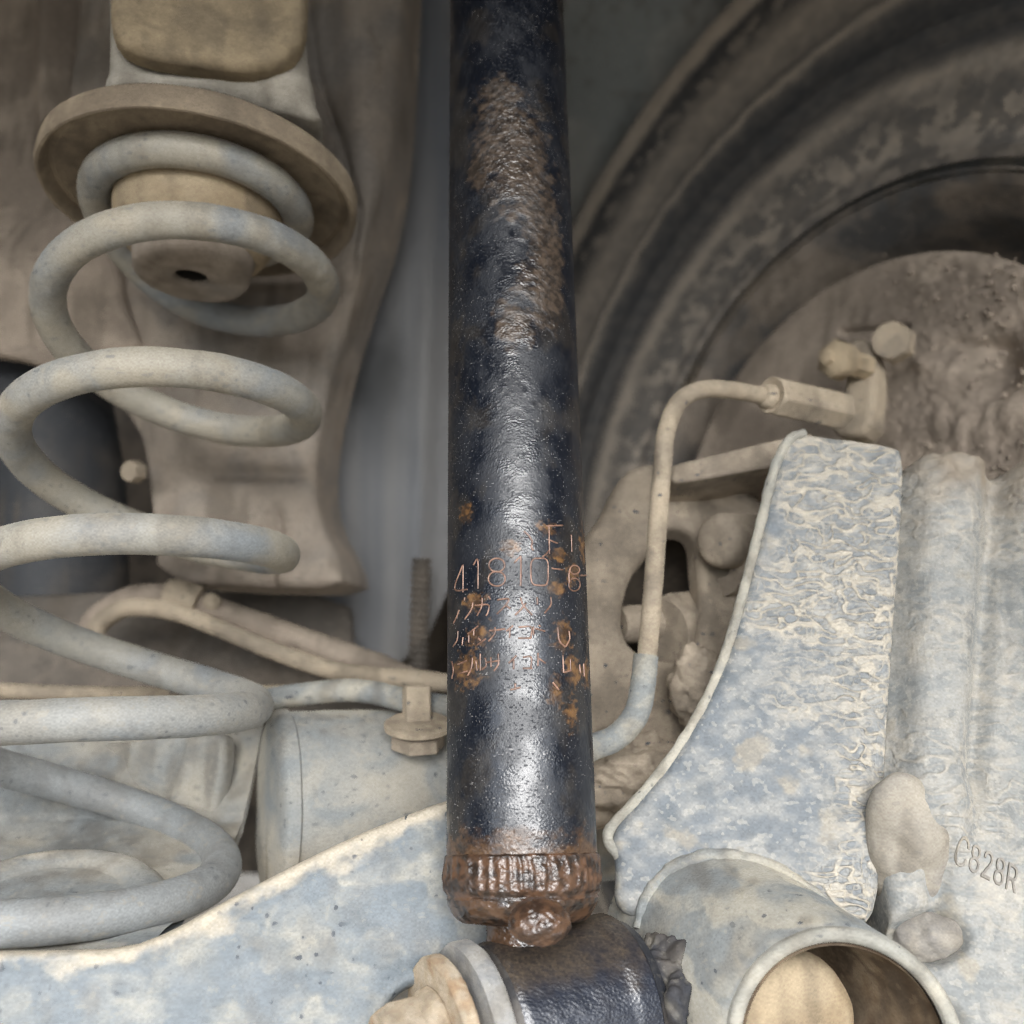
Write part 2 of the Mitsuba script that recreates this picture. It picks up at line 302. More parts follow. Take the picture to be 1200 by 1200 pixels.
def shock_color(p, n, uv):
    x, t, rust, orange, base, film = shock_masks(p)
    g = fbm(p.x * 1300, p.y * 1300, p.z * 1300, 2); w2c = fbm(p.x * 420 + 7, p.y * 420, p.z * 420, 3)
    c = mix(c3(.004, .006, .011), c3(.026, .022, .018), film * (.25 + .6 * g))
    c = mix(c, c3(.30, .29, .28), smoothstep(.80, .90, noise(p.x * 1700 + 9, p.y * 1700, p.z * 1700)) * .5 * smoothstep(.35, .6, fbm(p.x * 120, p.y * 120 + 2, p.z * 120, 2)))
    c = mix(c, mix(c3(.026, .020, .016), c3(.078, .057, .042), smoothstep(.25, .75, w2c)), rust)
    c = mix(c, mix(c3(.05, .026, .012), c3(.18, .092, .032), smoothstep(.3, .7, w2c)), orange * .8)
    return mix(c, mix(c3(.030, .018, .011), c3(.11, .06, .030), g), base)
def shock_bump(p, n, uv):
    x, t = tube_xt(p); w = noise(p.x * 260, p.y * 260, p.z * 260)
    rust = 1 - smoothstep(.55, 1.25, spots(x, t, RUST) + (w - .5) * 1.2); orange = 0.0; base = 1 - smoothstep(1.0, 9.0, t + (w - .5) * 14)
    a = noise(p.x * 1900, p.y * 1900, p.z * 1900); b = noise(p.x * 3300, p.y * 3300, p.z * 3300); w3 = noise(p.x * 600, p.y * 600, p.z * 600)
    s = fbm(p.x * 560, p.y * 560, p.z * 560, 2)
    gate = .22 + .9 * smoothstep(.30, .70, .6 * noise(p.x * 160, p.y * 160, p.z * 110) + .4 * noise(p.x * 420, p.y * 420, p.z * 420))
    return gate * (.00013 * a + .00006 * b + .000012 * w3) + (.00055 * s + .00012 * a) * rust + .00035 * (orange + base) * s
def shock_rough(p, n, uv):
    return .26 + .26 * smoothstep(.35, .7, fbm(p.x * 130, p.y * 130, p.z * 90, 3)) + .35 * smoothstep(.66, .80, noise(p.x * 1500 + 4, p.y * 1500, p.z * 1500))
mat('m_shock', shock_color, shock_bump, shock_rough, 1.0, eps=1.5e-4); scene['m_shock']['bsdf']['bsdf'].pop('specular'); scene['m_shock']['bsdf']['bsdf']['eta'] = 1.72

def wet(name, a, b, f, amp, rough=.28, spec=.6, eps=1.5e-4):
    mat(name, lambda p, n, uv: mix(a, b, smoothstep(.3, .7, fbm(p.x * f, p.y * f, p.z * f, 3))),
        lambda p, n, uv: amp * fbm(p.x * f * 2, p.y * f * 2, p.z * f * 2, 3), rough, spec, eps=eps)
wet('m_weld', c3(.022, .014, .010), c3(.090, .047, .026), 330, .0006, .32, .8)
wet('m_cap', c3(.014, .010, .008), c3(.072, .038, .020), 260, .0008, .22, 1.0)
wet('m_bead', c3(.030, .017, .011), c3(.085, .045, .025), 300, .0008, .30, .8)
wet('m_letter', c3(.11, .060, .042), c3(.25, .145, .105), 500, .00012, .30, .6)
def eye_color(p, n, uv):
    g = fbm(p.x * 1200, p.y * 1200, p.z * 1200, 2)
    k = smoothstep(-.150, -.134, p.z + (fbm(p.x * 130, p.y * 130, p.z * 130, 3) - .5) * .02)
    return mix(c3(.010, .013, .022), c3(.055, .042, .030), k * (.4 + .8 * g)) * (.7 + .6 * g)
mat('m_eye', eye_color, lambda p, n, uv: .00013 * noise(p.x * 1500, p.y * 1500, p.z * 1500) + .00010 * fbm(p.x * 300, p.y * 300, p.z * 300, 3), .33, 1.0, eps=1.2e-4)
dusty('m_rubber', c3(.022, .024, .030), c3(.13, .12, .105), c3(.06, .058, .06), 70, .46, .74, bump=.00018, rough=.5, spec=.4)

# ------------------------------------------------------------------ setting: ground below, car floor above, the wheel arch behind
def sheet(x0, x1, y0, y1, z, n, amp, fr):
    gx, gy = np.meshgrid(np.linspace(x0, x1, n), np.linspace(y0, y1, n), indexing='ij')
    v = np.stack([gx, gy, np.full_like(gx, z)], -1); v[..., 2] += (meshkit.fbm(v * fr, 3) - .5) * amp
    return trimesh.Trimesh(v.reshape(-1, 3), grid_faces(n, n, False)[:, ::-1], process=False)
k = add('ground', sheet(-60000, 60000, -60000, 60000, -430, 60, 20, .001), 'm_ground'); tag(k, 'pale dusty ground beneath the car', kind='structure')

# wheel arch lining and inner panels
LD = plane3((450, 300, 655), (450, 800, 640), (700, 300, 690))
def liner_h(px, py, d, q):
    ridge = np.exp(-((px - (503 - (py - 330) * .045)) / 15.0) ** 2) * 4 * np.clip((py - 240) / 120, 0, 1)
    dent = 0.0
    return ridge + dent + 3 * np.sin(py / 170.0) - np.clip(px - 560, 0, 400) * .12
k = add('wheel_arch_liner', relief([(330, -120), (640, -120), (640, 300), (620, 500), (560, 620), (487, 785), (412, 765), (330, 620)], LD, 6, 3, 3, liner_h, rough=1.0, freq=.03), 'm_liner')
tag(k, 'smooth blue grey wheel arch liner panel behind the shock absorber', 'panel')
AP = plane3((600, -30, 772), (1000, -30, 766), (600, 600, 1100))
k = add('arch_liner', relief([(300, -60), (1500, -60), (1500, 700), (300, 700)], AP, 8, 3, 14, rough=4, freq=.01), 'm_archpanel')
tag(k, 'dull dark green grey arch panel above the tyre', 'panel')
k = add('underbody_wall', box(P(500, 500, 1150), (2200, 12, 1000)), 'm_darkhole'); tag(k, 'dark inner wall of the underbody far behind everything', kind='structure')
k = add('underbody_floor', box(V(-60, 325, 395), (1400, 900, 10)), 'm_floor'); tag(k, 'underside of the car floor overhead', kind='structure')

k = add('added_side_wall', box(V(-640, 420, 80), (14, 1300, 640)), 'm_floor'); tag(k, 'added unseen dark wall at the left that narrows the sky opening', kind='structure')  # both side walls are added out of view to hold back side light
k = add('added_side_wall', box(V(560, 330, 110), (14, 820, 580)), 'm_floor'); tag(k, 'added unseen dark wall at the right that narrows the sky opening', kind='structure')

# left: dark rounded tank, black gap
tk = tube(spl([P(30, 380, 690), P(48, 470, 680), P(62, 560, 670), P(66, 650, 660), P(66, 800, 650)], 30), [20 + 24 * min(1, (i + 1) / 8) for i in range(30)], 48)
k = add('muffler', tk, 'm_tank', True); tag(k, 'dark rounded muffler end behind the middle coils of the spring', 'muffler')

# chassis rail
RP = plane3((200, 300, 590), (420, 300, 570), (200, 650, 560))
def rail_h(px, py, d, q):
    h = 14 * np.exp(-((px - (428 + (py - 120) * .05)) / 30) ** 2) * np.clip((360 - py) / 60, 0, 1)      # the rolled outer edge
    seam = np.interp(py, [-60, 0, 90, 170, 260, 330], [350, 355, 366, 398, 424, 408])
    h -= 7 * np.exp(-((px - seam - 4) / 5.5) ** 2) * np.clip((350 - py) / 40, 0, 1)
    h += 5 * np.exp(-((px - 182) / 12) ** 2) * (py > 460)
    h -= 8 * np.exp(-((px - 300) / 60) ** 2 - ((py - 555) / 6) ** 2) + 6 * np.exp(-((px - 285) / 30) ** 2 - ((py - 522) / 4) ** 2)
    h += 10 * np.clip((py - 640) / 40, 0, 1)
    h -= 9 * np.exp(-((px - 322) / 7) ** 2) * np.clip((py - 585) / 20, 0, 1)
    return h
k = add('chassis_rail', relief([(100, -90), (476, -90), (471, 0), (463, 150), (446, 255), (412, 350), (388, 430), (372, 500), (366, 560), (374, 612), (402, 660), (406, 691),
        (300, 690), (190, 684), (180, 600), (168, 520), (140, 475), (100, 445), (60, 430), (60, 250)], RP, 40, 7, 2.5, rail_h, rough=1.2, freq=.05), 'm_rail')
tag(k, 'dusty beige chassis rail behind the upper coils of the spring', 'chassis rail')
k = add('chassis_rail__bolt', hexbolt(P(163, 553, 545), V(-.4, -1, 0), 6, 8), 'm_dust')
MP = plane3((250, 60, 437), (390, 60, 446), (250, 130, 433))
def mount_h(px, py, d, q): return 3 * np.exp(-((py - 96) / 10) ** 2) - 3 * np.exp(-((py - 122) / 12) ** 2) + 1.5 * np.sin(px / 40)
k = add('chassis_rail__spring_mount', relief([(125, -90), (352, -90), (357, 50), (368, 110), (380, 138), (330, 122), (230, 106), (160, 108), (112, 122), (122, 100), (126, 80)], MP, 95, 6, 1.8, mount_h, rough=.8, freq=.05), 'm_mount')
tag(k, 'paler pressed spring mount of the rail')
dusty('m_pad', c3(.24, .19, .125), c3(.36, .285, .185), c3(.28, .22, .14), 60, .3, .66, bump=.0011, bf=260)
k = add('rubber_pad', relief([(130, -90), (358, -90), (361, 20), (350, 55), (322, 76), (285, 81), (225, 72), (165, 62), (132, 45), (126, 10)], (MP[0] + V(0, -14, 0), MP[1]), 12, 5, 1.6, rough=1.6, freq=.16), 'm_pad')
tag(k, 'rough brown rubber pad on the rail above the spring seat', 'rubber pad')
IP = plane3((0, 100, 640), (130, 100, 620), (0, 420, 600))
def inner_h(px, py, d, q):
    return 12 * np.exp(-((px - 62) / 14) ** 2) * np.clip((260 - py) / 120, 0, 1) - 8 * np.exp(-((px - 92) / 10) ** 2) * np.clip((220 - py) / 80, 0, 1) + 14 * np.exp(-((py - 330 + px * .4) / 60) ** 2)
k = add('inner_panel', relief([(-160, -90), (140, -90), (140, 330), (170, 420), (130, 470), (92, 448), (40, 425), (0, 415), (-160, 400)], IP, 10, 4, 3, inner_h, rough=2.5, freq=.025), 'm_brown')
tag(k, 'brown folded body panel at the left edge beside the spring seat', 'panel')

# ribbed strip beside the liner, lower shelf panel
k = 'ribbed_conduit'
pts = np.linspace(P(494, 655, 625), P(489, 800, 615), 90)
k = add(k, tube(pts, 5.5 + 1.0 * np.sin(np.arange(90) * 1.25), 20), 'm_cross', 60); tag(k, 'short ribbed conduit in the dark gap left of the shock absorber', 'conduit')
SP = plane3((300, 720, 600), (400, 720, 600), (300, 900, 560))
k = add('cross_panel', relief([(180, 690), (410, 690), (415, 770), (500, 790), (540, 860), (200, 900), (-60, 900), (-60, 700)], SP, 8, 3, 3, rough=2.5, freq=.04), 'm_cross')
tag(k, 'dim brown cross panel behind the hoses', 'panel')

# ------------------------------------------------------------------ wheel: tyre, rim, backing plate
WC = P(1008, 607, 579); WN = nrm(V(-math.sin(1.02) * math.cos(.18), -math.cos(1.02) * math.cos(.18), math.sin(.18)))
def tyre_rs(p):
    q = [p.x - WC[0] / 1e3, p.y - WC[1] / 1e3, p.z - WC[2] / 1e3]; s = q[0] * float(WN[0]) + q[1] * float(WN[1]) + q[2] * float(WN[2])
    return dr.sqrt(q[0] * q[0] + q[1] * q[1] + q[2] * q[2] - s * s) * 1e3
def tyre_color(p, n, uv):
    r = tyre_rs(p)
    w = fbm(p.x * 45, p.y * 45, p.z * 45, 4); w2 = fbm(p.x * 150, p.y * 150, p.z * 150, 3)
    rr = r + (w - .5) * 10
    sp = lambda r0, wd: dr.exp(-dr.square((rr - r0) / wd)); s4 = fbm(p.x * 90 + 3, p.y * 90, p.z * 90, 3)
    bl = smoothstep(.46, .60, s4)
    band = smoothstep(386, 391, r + (w - .5) * 3) * 1.2 + sp(373, 9) * bl * .55 + sp(350, 14) * .75 + sp(316, 4) * .9 + sp(331, 9) * .4 + sp(262, 9) * .75 + sp(230, 24) * (.25 + .5 * bl) + sp(185, 22) * .38
    m = dr.clip(band * (.65 + .6 * w) + .16 * w2 + .07, 0, 1)
    return mix(c3(.028, .034, .041), mix(c3(.27, .24, .205), c3(.37, .315, .255), w2), m)
mat('m_tyre', tyre_color, lambda p, n, uv: .0012 * fbm(p.x * 170, p.y * 170, p.z * 170, 3), .8, .3, eps=5e-4)
prof = [(196, -70), (200, -30), (206, -16), (216, -10), (226, -14), (240, -8), (262, -3), (280, -3), (284, 3), (289, 4), (293, -2), (306, -1), (312, 6), (322, 7), (327, 0),
        (338, 4), (352, 9), (374, 12), (386, 12), (392, 20), (399, 21), (404, 14), (410, -10), (414, -60), (414, -200)]
k = add('wheel__tyre', lathe(prof, WC, WN, 220, .5, .04, fine=4), 'm_tyre', 50); tag(k, 'dusty black tyre with ribbed inner sidewall')
labels['wheel'] = {'label': 'dusty wheel with ribbed black tyre behind the brake backing plate', 'category': 'wheel'}
k = add('wheel__rim', lathe([(150, -150), (180, -145), (192, -90), (196, -40), (203, -22), (209, -14), (203, -9), (196, -14), (186, -40), (180, -90), (150, -140)], WC, WN, 160, .8, .05, fine=5), 'm_rimdirt', 50)
tag(k, 'dark rim inside the tyre')
k = add('wheel__rim__lip', lathe([(199, -13), (201, -10), (205, -9), (209, -11), (206, -14)], WC, WN, 160, .3, .1), 'm_lip', True); tag(k, 'dirt coated edge of the rim')

E1, E2, _ = frame(WN)
BPL = (WC, WN)
def bp(px, py, up=0.0): return onplane(px, py, BPL) + WN * up
def bp_mesh():
    nr, na = 150, 420; r = np.linspace(4, 155, nr); a = np.linspace(0, 2 * np.pi, na, endpoint=False)
    R_, A_ = np.meshgrid(r, a, indexing='ij')
    fl = WC + R_[..., None] * (np.cos(A_)[..., None] * E1 + np.sin(A_)[..., None] * E2)
    px, py = 600 + F * fl[..., 0] / fl[..., 1], 600 - F * fl[..., 2] / fl[..., 1]
    g = lambda cx, cy, sx, sy: np.exp(-((px - cx) / sx) ** 2 - ((py - cy) / sy) ** 2)
    h = np.where(R_ > 149, -(R_ - 149) ** 2 / 6, 0.0)
    inner = 1 / (1 + np.exp(-((px - 1010) * .8 + (py - 400) * .6) / 10))
    crust = meshkit.fbm(fl * .22, 4) - .5; ridge = 1 - abs(2 * meshkit.noise(fl * .32 + 9, 4) - 1)
    amt = np.clip((px - 950) / 150, 0, 1)
    h = h + crust * (1.0 + 2.0 * amt) + .6 * amt * ridge + 1.2 * inner
    h += 4 * g(1110, 440, 34, 26) + 5 * g(1190, 480, 22, 24) + 3 * g(1125, 500, 60, 22) * (1 + .25 * np.sin(px / 4.5 + 3 * meshkit.noise(fl * .08))) - 15 * g(1172, 432, 22, 30) - 5 * g(1150, 405, 40, 8) + 4 * g(1085, 428, 14, 10)
    h -= 4 * np.exp(-((py - (392 - (px - 960) * .10)) / 3.5) ** 2) * ((px > 985) & (px < 1068))
    v = fl + h[..., None] * WN
    sk = fl[-1] - WN * 22
    v = np.vstack([v.reshape(-1, 3), sk, WC[None]])
    f = np.vstack([grid_faces(nr, na), ])
    j = np.arange(na); j2 = (j + 1) % na
    f = np.vstack([f, np.stack([(nr - 1) * na + j, (nr - 1) * na + j2, nr * na + j2], 1), np.stack([(nr - 1) * na + j, nr * na + j2, nr * na + j], 1), np.stack([j2, j, j * 0 + nr * na + na], 1)])
    return v, f
k = add('backing_plate', bp_mesh(), 'm_brown', True); tag(k, 'round brake backing plate caked in brown crusty dirt', 'brake backing plate')
cr = []
for i in range(420):
    px, py = rng.uniform(1000, 1215), rng.uniform(300, 560)
    if rng.random() > (px - 960) / 240 or rng.random() > .35 + (py - 300) / 260: continue
    m = trimesh.creation.icosphere(subdivisions=1); s = rng.uniform(.45, 1.5) ** 1.4
    m.vertices = m.vertices * rng.uniform(.6, 1.2, 3) * s * rng.uniform(.8, 1.2, (len(m.vertices), 1)) + bp(px, py, 1.0 + 1.5 * (px > 1080)); cr.append(m)
k = add('backing_plate__dirt_crumbs', cat(cr), 'm_brown', True); tag(k, 'dried dirt crumbs stuck to the plate', kind='stuff')
BA = nrm(V(-.86, -.5, .02))
k = add('backing_plate__lug', relief([(990, 400), (1018, 392), (1027, 430), (1026, 470), (1020, 508), (985, 512), (970, 500), (985, 470), (990, 440)], plane3((1000, 400, 545), (1000, 510, 530), (1030, 400, 535)), 14, 4, 1.2, rough=.4), 'm_dust')
k = add('backing_plate__bolt', hexbolt(P(1050, 404, 540), nrm(V(-.55, -.85, .05)), 11, 13, .3), 'm_dust'); tag(k, 'hexagon bolt head at the top of the lug')
k = add('backing_plate__bleed_screw', lathe([(.1, 24), (3.2, 24), (4.6, 23), (4.6, 20.5), (6.0, 19.5), (9.6, 18), (10.4, 16.5), (10.4, 9), (9.4, 7.4), (6.5, 7), (6.5, 0), (6.5, -8)], P(1003, 427, 530), nrm(V(-1, -.60, .12)), 6, 0), 'm_yellow'); tag(k, 'dirty ochre bleed screw nipple')

# brake pipe with its nut
BPp = [P(670, 892, 392), P(690, 878, 392), P(722, 864, 394), P(745, 838, 397), P(755, 800, 400), P(760, 750, 405), P(766, 680, 412), P(771, 610, 420), P(776, 550, 428), P(781, 505, 434), P(796, 471, 440), P(822, 457, 447), P(855, 457, 457), P(905, 466, 470)]
k = add('brake_pipe', tube(spl(BPp, 120), 3.9, 24, rough=.25, freq=.4), 'm_dust', True); tag(k, 'thin dust coated brake pipe bent down from the nut at the backing plate', 'brake pipe')
sl = spl([(*P(672, 890, 392), 5), (*P(692, 877, 392), 5), (*P(722, 864, 394), 5), (*P(745, 838, 397), 5), (*P(753, 805, 400), 5), (*P(757, 768, 403), 4.9)], 50)
k = add('brake_pipe__sleeve', tube(sl[:, :3], sl[:, 3] * 1.0, 26, rough=.3, freq=.4), 'm_sleeve', 60); tag(k, 'thicker grey sleeve around the lower bend')
k = add('brake_pipe__nut', hexbolt(P(985, 481, 492), nrm(P(903, 463, 466) - P(985, 481, 492)), 9.6, np.linalg.norm(P(903, 463, 466) - P(985, 481, 492)), .05, rot=.3), 'm_dust', 30); tag(k, 'long hexagon pipe nut')
k = add('brake_pipe__ferrule', tube(np.linspace(P(893, 463, 466), P(908, 466, 470), 8), [4.2, 5, 5.6, 6, 6, 6, 6, 6], 24), 'm_dust', 60)

# ------------------------------------------------------------------ knuckle plate with bolts, its recess
KP = plane3((700, 700, 450), (800, 700, 455), (740, 560, 475))
hole = [(727, 738), (729, 705), (742, 670), (768, 640), (778, 616), (815, 618), (818, 660), (822, 700), (815, 770), (770, 772), (738, 760)]
k = add('knuckle_plate', relief([(640, 690), (690, 625), (706, 600), (722, 565), (745, 542), (790, 540), (880, 560), (930, 640), (880, 760), (840, 830), (790, 880), (750, 960), (640, 980)], KP, 16, 5, 1.8, holes=[hole], rough=1.0, freq=.09,
    hfn=lambda px, py, d, q: 7 * np.exp(-((px - 700) / 40) ** 2 - ((py - 690) / 120) ** 2) - 9 * np.exp(-((px - 845) / 45) ** 2 - ((py - 590) / 26) ** 2) - 6 * (1 / (1 + np.exp(-(py - 775) / 5))) * (1 / (1 + np.exp(-(px - 760) / 8)))), 'm_knuckle')
tag(k, 'beige dust coated knuckle plate with a dark opening right of the shock absorber', 'knuckle plate')
k = add('knuckle_plate__web', relief([(690, 590), (900, 560), (930, 700), (860, 820), (700, 820)], plane3((700, 600, 520), (860, 600, 520), (780, 800, 505)), 10, 2, 3, rough=2), 'm_darkhole')
k = add('knuckle_plate__flange', relief([(786, 546), (800, 541), (920, 512), (960, 505), (960, 545), (915, 545), (800, 566), (786, 566)], plane3((800, 550, 452), (900, 530, 455), (800, 566, 450)), 50, 1.5, 1.6, rough=.3), 'm_knuckle'); tag(k, 'narrow shelf flange along the top of the plate')
k = add('knuckle_plate__bolt', lathe([(.1, 15), (5, 15.4), (9, 15), (11, 13.5), (12.2, 10), (12.4, 0), (12.4, -12)], P(862, 634, 458), nrm(V(-.75, -.66, .02)), 40, .4, .15), 'm_knuckle', 50); tag(k, 'round capped bolt head near the gusset')
k = add('knuckle_plate__bolt', hexbolt(P(815, 735, 478), nrm(V(-.72, -.69, .0)), 17, 25, .2), 'm_knuckle', 35); tag(k, 'large hexagon bolt head behind the brake pipe')
k = add('knuckle_plate__bolt', lathe([(.1, 34), (7, 34), (8.5, 32), (8.5, 0)], P(800, 728, 474), nrm(V(-.9, -.42, .0)), 32), 'm_knuckle', 50); tag(k, 'threaded end beyond the large hexagon bolt')
k = add('knuckle_plate__washer', lathe([(7, 3), (15, 3), (15.5, 1), (15.5, -3)], P(846, 660, 462), nrm(V(-.75, -.66, .02)), 40), 'm_knuckle', 40)
k = add('knuckle_plate__boss', blob(P(815, 805, 425), (11, 12, 18), rough=.35, freq=.2), 'm_knuckle', True)
k = add('knuckle_plate__crust', blob(P(745, 905, 425), (36, 22, 16), rough=.5, freq=.12, sub=5), 'm_knuckle', True)

# ------------------------------------------------------------------ cast knuckle arm at the right
CP = plane3((1060, 560, 440), (1190, 560, 440), (1100, 1150, 335))
def cast_h(px, py, d, q):
    g = lambda cx, cy, sx, sy: np.exp(-((px - cx) / sx) ** 2 - ((py - cy) / sy) ** 2)
    t = np.clip((py - 540) / 460, 0, 1)
    col = 15 * np.exp(-((px - (1105 - 20 * t)) / (46 - 4 * t)) ** 4) * np.clip((1010 - py) / 60, 0, 1)
    val = -7 * np.exp(-((px - (1172 - 45 * t)) / 16) ** 2) * np.clip((960 - py) / 60, 0, 1)
    right = 8 * np.clip((px - 1180) / 30, 0, 1) * np.clip((900 - py) / 200, 0, 1)
    low = 5 * g(1160, 980, 60, 55) + 4 * g(1080, 1000, 60, 40)
    col = col + (meshkit.fbm(q * .16, 4, 9) - .5) * 7 * np.clip((690 - py) / 120, 0, 1) if q is not None else col
    socket = -13 * np.exp(-(((px - 1090) / 42) ** 2 + ((py - 1098) / 29) ** 2) ** 3) - 5 * g(1098, 1040, 14, 60)
    return col + val + right + low + socket
k = add('suspension_knuckle', relief([(1030, 590), (1045, 556), (1080, 545), (1160, 548), (1260, 530), (1260, 1300), (1150, 1300), (1138, 1215), (1104, 1168), (1050, 1140), (1046, 1060), (1028, 985), (1020, 900)], CP, 30, 6, 1.3, cast_h, rough=.7, freq=.09), 'm_cast')
tag(k, 'broad cast knuckle arm with raised casting number at the right edge', 'knuckle arm')
# casting number C828R, raised on a small pad
tm = meshkit.text_mesh('C828R', 8.6, 1.0); tv = np.array(tm.vertices); w = tv[:, 0].max()
u_, v_ = tv[:, 0] / w, tv[:, 1] / 8.6
tx, ty = 1110 + 78 * u_ + 2 * v_, 1014 + 34 * u_ - 29 * v_
TEXT = (onplane(tx, ty, CP) + CP[1] * (cast_h(tx, ty, None, None) - .25 + tv[:, 2])[:, None], tm.faces)
k = add('suspension_knuckle__casting_number', TEXT, 'm_boot', False); tag(k, 'raised casting number C828R')
bm = blob(P(1068, 998, 360), (15, 10, 31), V(.26, .12, -1), .36, .055, 5, 21)
k = add('sensor_lead', bm, 'm_boot', True)
tag(k, 'stubby grey boot hanging in a slot of the cast knuckle arm', 'boot')
k = add('sensor_lead__plug', blob(P(1088, 1097, 354), (13, 11, 10), rough=.3, freq=.12), 'm_boot', True); tag(k, 'rounded lower end of the boot')

# ------------------------------------------------------------------ gusset bracket and the sleeve pipe
GP = plane3((985, 515, 425), (860, 960, 366), (1020, 1060, 350))
def gus_h(px, py, d, q): return (meshkit.fbm(q * .12, 4, 3) - .5) * 1.6 - 2.5 * np.exp(-((px - 960) / 60) ** 2) * np.clip((950 - py) / 300, 0, 1)
k = add('gusset_bracket', relief([(922, 512), (938, 503), (968, 505), (1050, 520), (1061, 530), (1058, 620), (1047, 760), (1036, 950), (1028, 1100), (960, 1060), (850, 1050), (780, 1080), (718, 1070), (722, 1010), (713, 975), (760, 925), (800, 872), (840, 800), (868, 720), (895, 610), (912, 540)], GP, 15, 4, 1.1, gus_h, soft=2), 'm_mud')
tag(k, 'tall tapering steel gusset crusted with ridges of dried mud', 'gusset bracket')
# left lip of the gusset, as a rounded folded edge
lip = [(726, 1004), (713, 974), (757, 925), (797, 872), (836, 802), (864, 722), (892, 612), (909, 545), (926, 512), (945, 503)]
k = add('gusset_bracket__folded_edge', tube(spl([onplane(a, b, GP) - GP[1] * 3 for a, b in lip], 90), 2.1, 20, rough=.5, freq=.25), 'm_rim', True); tag(k, 'folded edge along the left side')
def loft(rings, cap=False):
    v = np.concatenate(rings); f = grid_faces(len(rings), len(rings[0]))
    return trimesh.Trimesh(v, f, process=False)
A0, A1 = P(806, 1082, 385), P(990, 1232, 303)
n0, n1 = nrm(A1 - A0), nrm(V(-.08, -.97, .22))
def pring(c, n, r, seg=120):
    e1 = nrm(np.cross(n, V(0, 0, 1))); e2 = np.cross(e1, n); a = np.linspace(0, 2 * np.pi, seg, endpoint=False)
    return c + r * (np.cos(a)[:, None] * e1 + np.sin(a)[:, None] * e2)
rs = []
for r, dirn in ((35.0, 0), (30.2, 1)):
    ts = np.linspace(0, 1, 40)
    L = [pring(A0 + (A1 - A0) * t, nrm(n0 * (1 - t ** 2) + n1 * t ** 2), r - (0.9 if t == 1 else 0)) for t in ts]
    rs.append(L if dirn == 0 else L[::-1])
bore = loft(rs[1]); rs = rs[0] + [pring(A1 + n1 * .4, n1, 33.4), pring(A1 + n1 * .4, n1, 30.6)]
pm = loft(rs); pm.vertices = pm.vertices + (meshkit.fbm(pm.vertices * .12, 4) - .5)[:, None] * 1.4 * nrm(V(0, -.5, .6))
wl = []                                          # the weld runs where the pipe meets the gusset
for a in np.radians(np.arange(20, 165, 1.5)):
    e1 = nrm(np.cross(n0, V(0, 0, 1))); e2 = np.cross(e1, n0)
    for t in np.linspace(0, 1, 300):
        q = A0 + (A1 - A0) * t + 34.6 * (math.cos(a) * e1 + math.sin(a) * e2)
        if (q - GP[0]) @ GP[1] > 0: wl.append(q); break
wl = np.array(wl); wl = wl[np.r_[True, np.linalg.norm(np.diff(wl, axis=0), axis=1) > .05]]
k = add('gusset_bracket__weld_seam', tube(spl(wl[::3], 220), 2.6 * np.sin(np.linspace(.25, np.pi - .25, 220)) ** .3, 18, rough=1.1, freq=.22), 'm_sleeve', True)
k = add('sleeve_pipe', pm, 'm_sleeve', 35); tag(k, 'short wide steel sleeve pipe open towards the front right below the gusset', 'sleeve pipe')
k = add('sleeve_pipe__rim', loft([pring(A1 + n1 * a, n1, r) for r, a in ((34.9, -.6), (34.4, 1.2), (33.2, 1.8), (31.8, 1.8), (30.6, 1.0), (30.1, -.6))]), 'm_rim', True)
k = add('sleeve_pipe__bore', bore, 'm_bore', True); tag(k, 'rusty brown inside of the sleeve pipe')
k = add('sleeve_pipe__back_plate', lathe([(30.6, 0), (.1, 0), (.1, -2), (30.6, -2)], A0 + (A1 - A0) * .12, n0, 60), 'm_bore', 40); k = 'sleeve_pipe__rim'; tag(k, 'pale worn rim of the sleeve pipe opening')
bd = nrm(n0 + V(0, 0, .15))
k = add('bushing', lathe([(.1, 33), (18.5, 32.6), (22, 31), (23.6, 27), (24, 10), (24, -30)], A0 + (A1 - A0) * .40 + V(0, 0, -11), bd, 64, .5, .1), 'm_yellow', 60); tag(k, 'sandy yellow bushing end inside the open sleeve pipe', 'bushing')

# ------------------------------------------------------------------ shock absorber
k = add('shock_absorber__tube', lathe([(24.6, -1), (25.1, 1), (25.1, np.linalg.norm(ST - SB)), (20, np.linalg.norm(ST - SB))], SB, SAX, 200, fine=6), 'm_shock', 40)
wp = [(24.6, 1.0), (25.6, .2), (25.9, -3), (26.0, -7), (25.6, -10.5), (25.2, -11.2), (24.6, -12), (25.0, -13)]
wm = lathe(wp, SB, SAX, 320, .35, .5, fine=.5)
q = np.array(wm.vertices) - SB; th = np.arctan2(q @ SE1, q @ SE2); rad = q - np.outer(q @ SAX, SAX); rad /= np.linalg.norm(rad, axis=1, keepdims=True)
tt = q @ SAX; wm.vertices = wm.vertices + rad * ((.38 * np.maximum(np.sin(th * 44 + .012 * (tt + 6) ** 2 * 2.2 + 1.6 * np.sin(th * 5 + .6) + 3 * meshkit.noise(q * .09, 2)), -.4)) * np.exp(-((tt + 5.5) / 5) ** 4) * (.15 + 1.7 * meshkit.noise(q * .13, 5)) + (meshkit.fbm(q * .5, 3, 8) - .5) * .7 * np.exp(-((tt + 5.5) / 5.5) ** 4))[:, None]
k = add('shock_absorber__weld_ring', wm, 'm_weld', True); tag(k, 'rusty rippled weld ring around the foot of the tube')
k = add('shock_absorber__end_cap', lathe([(24.9, -12.6), (24.4, -15), (22.5, -18.2), (20.5, -20), (18, -20.6), (.1, -20.6)], SB, SAX, 160, .45, .25, fine=.8), 'm_cap', 40); tag(k, 'wet brown domed cap closing the tube')
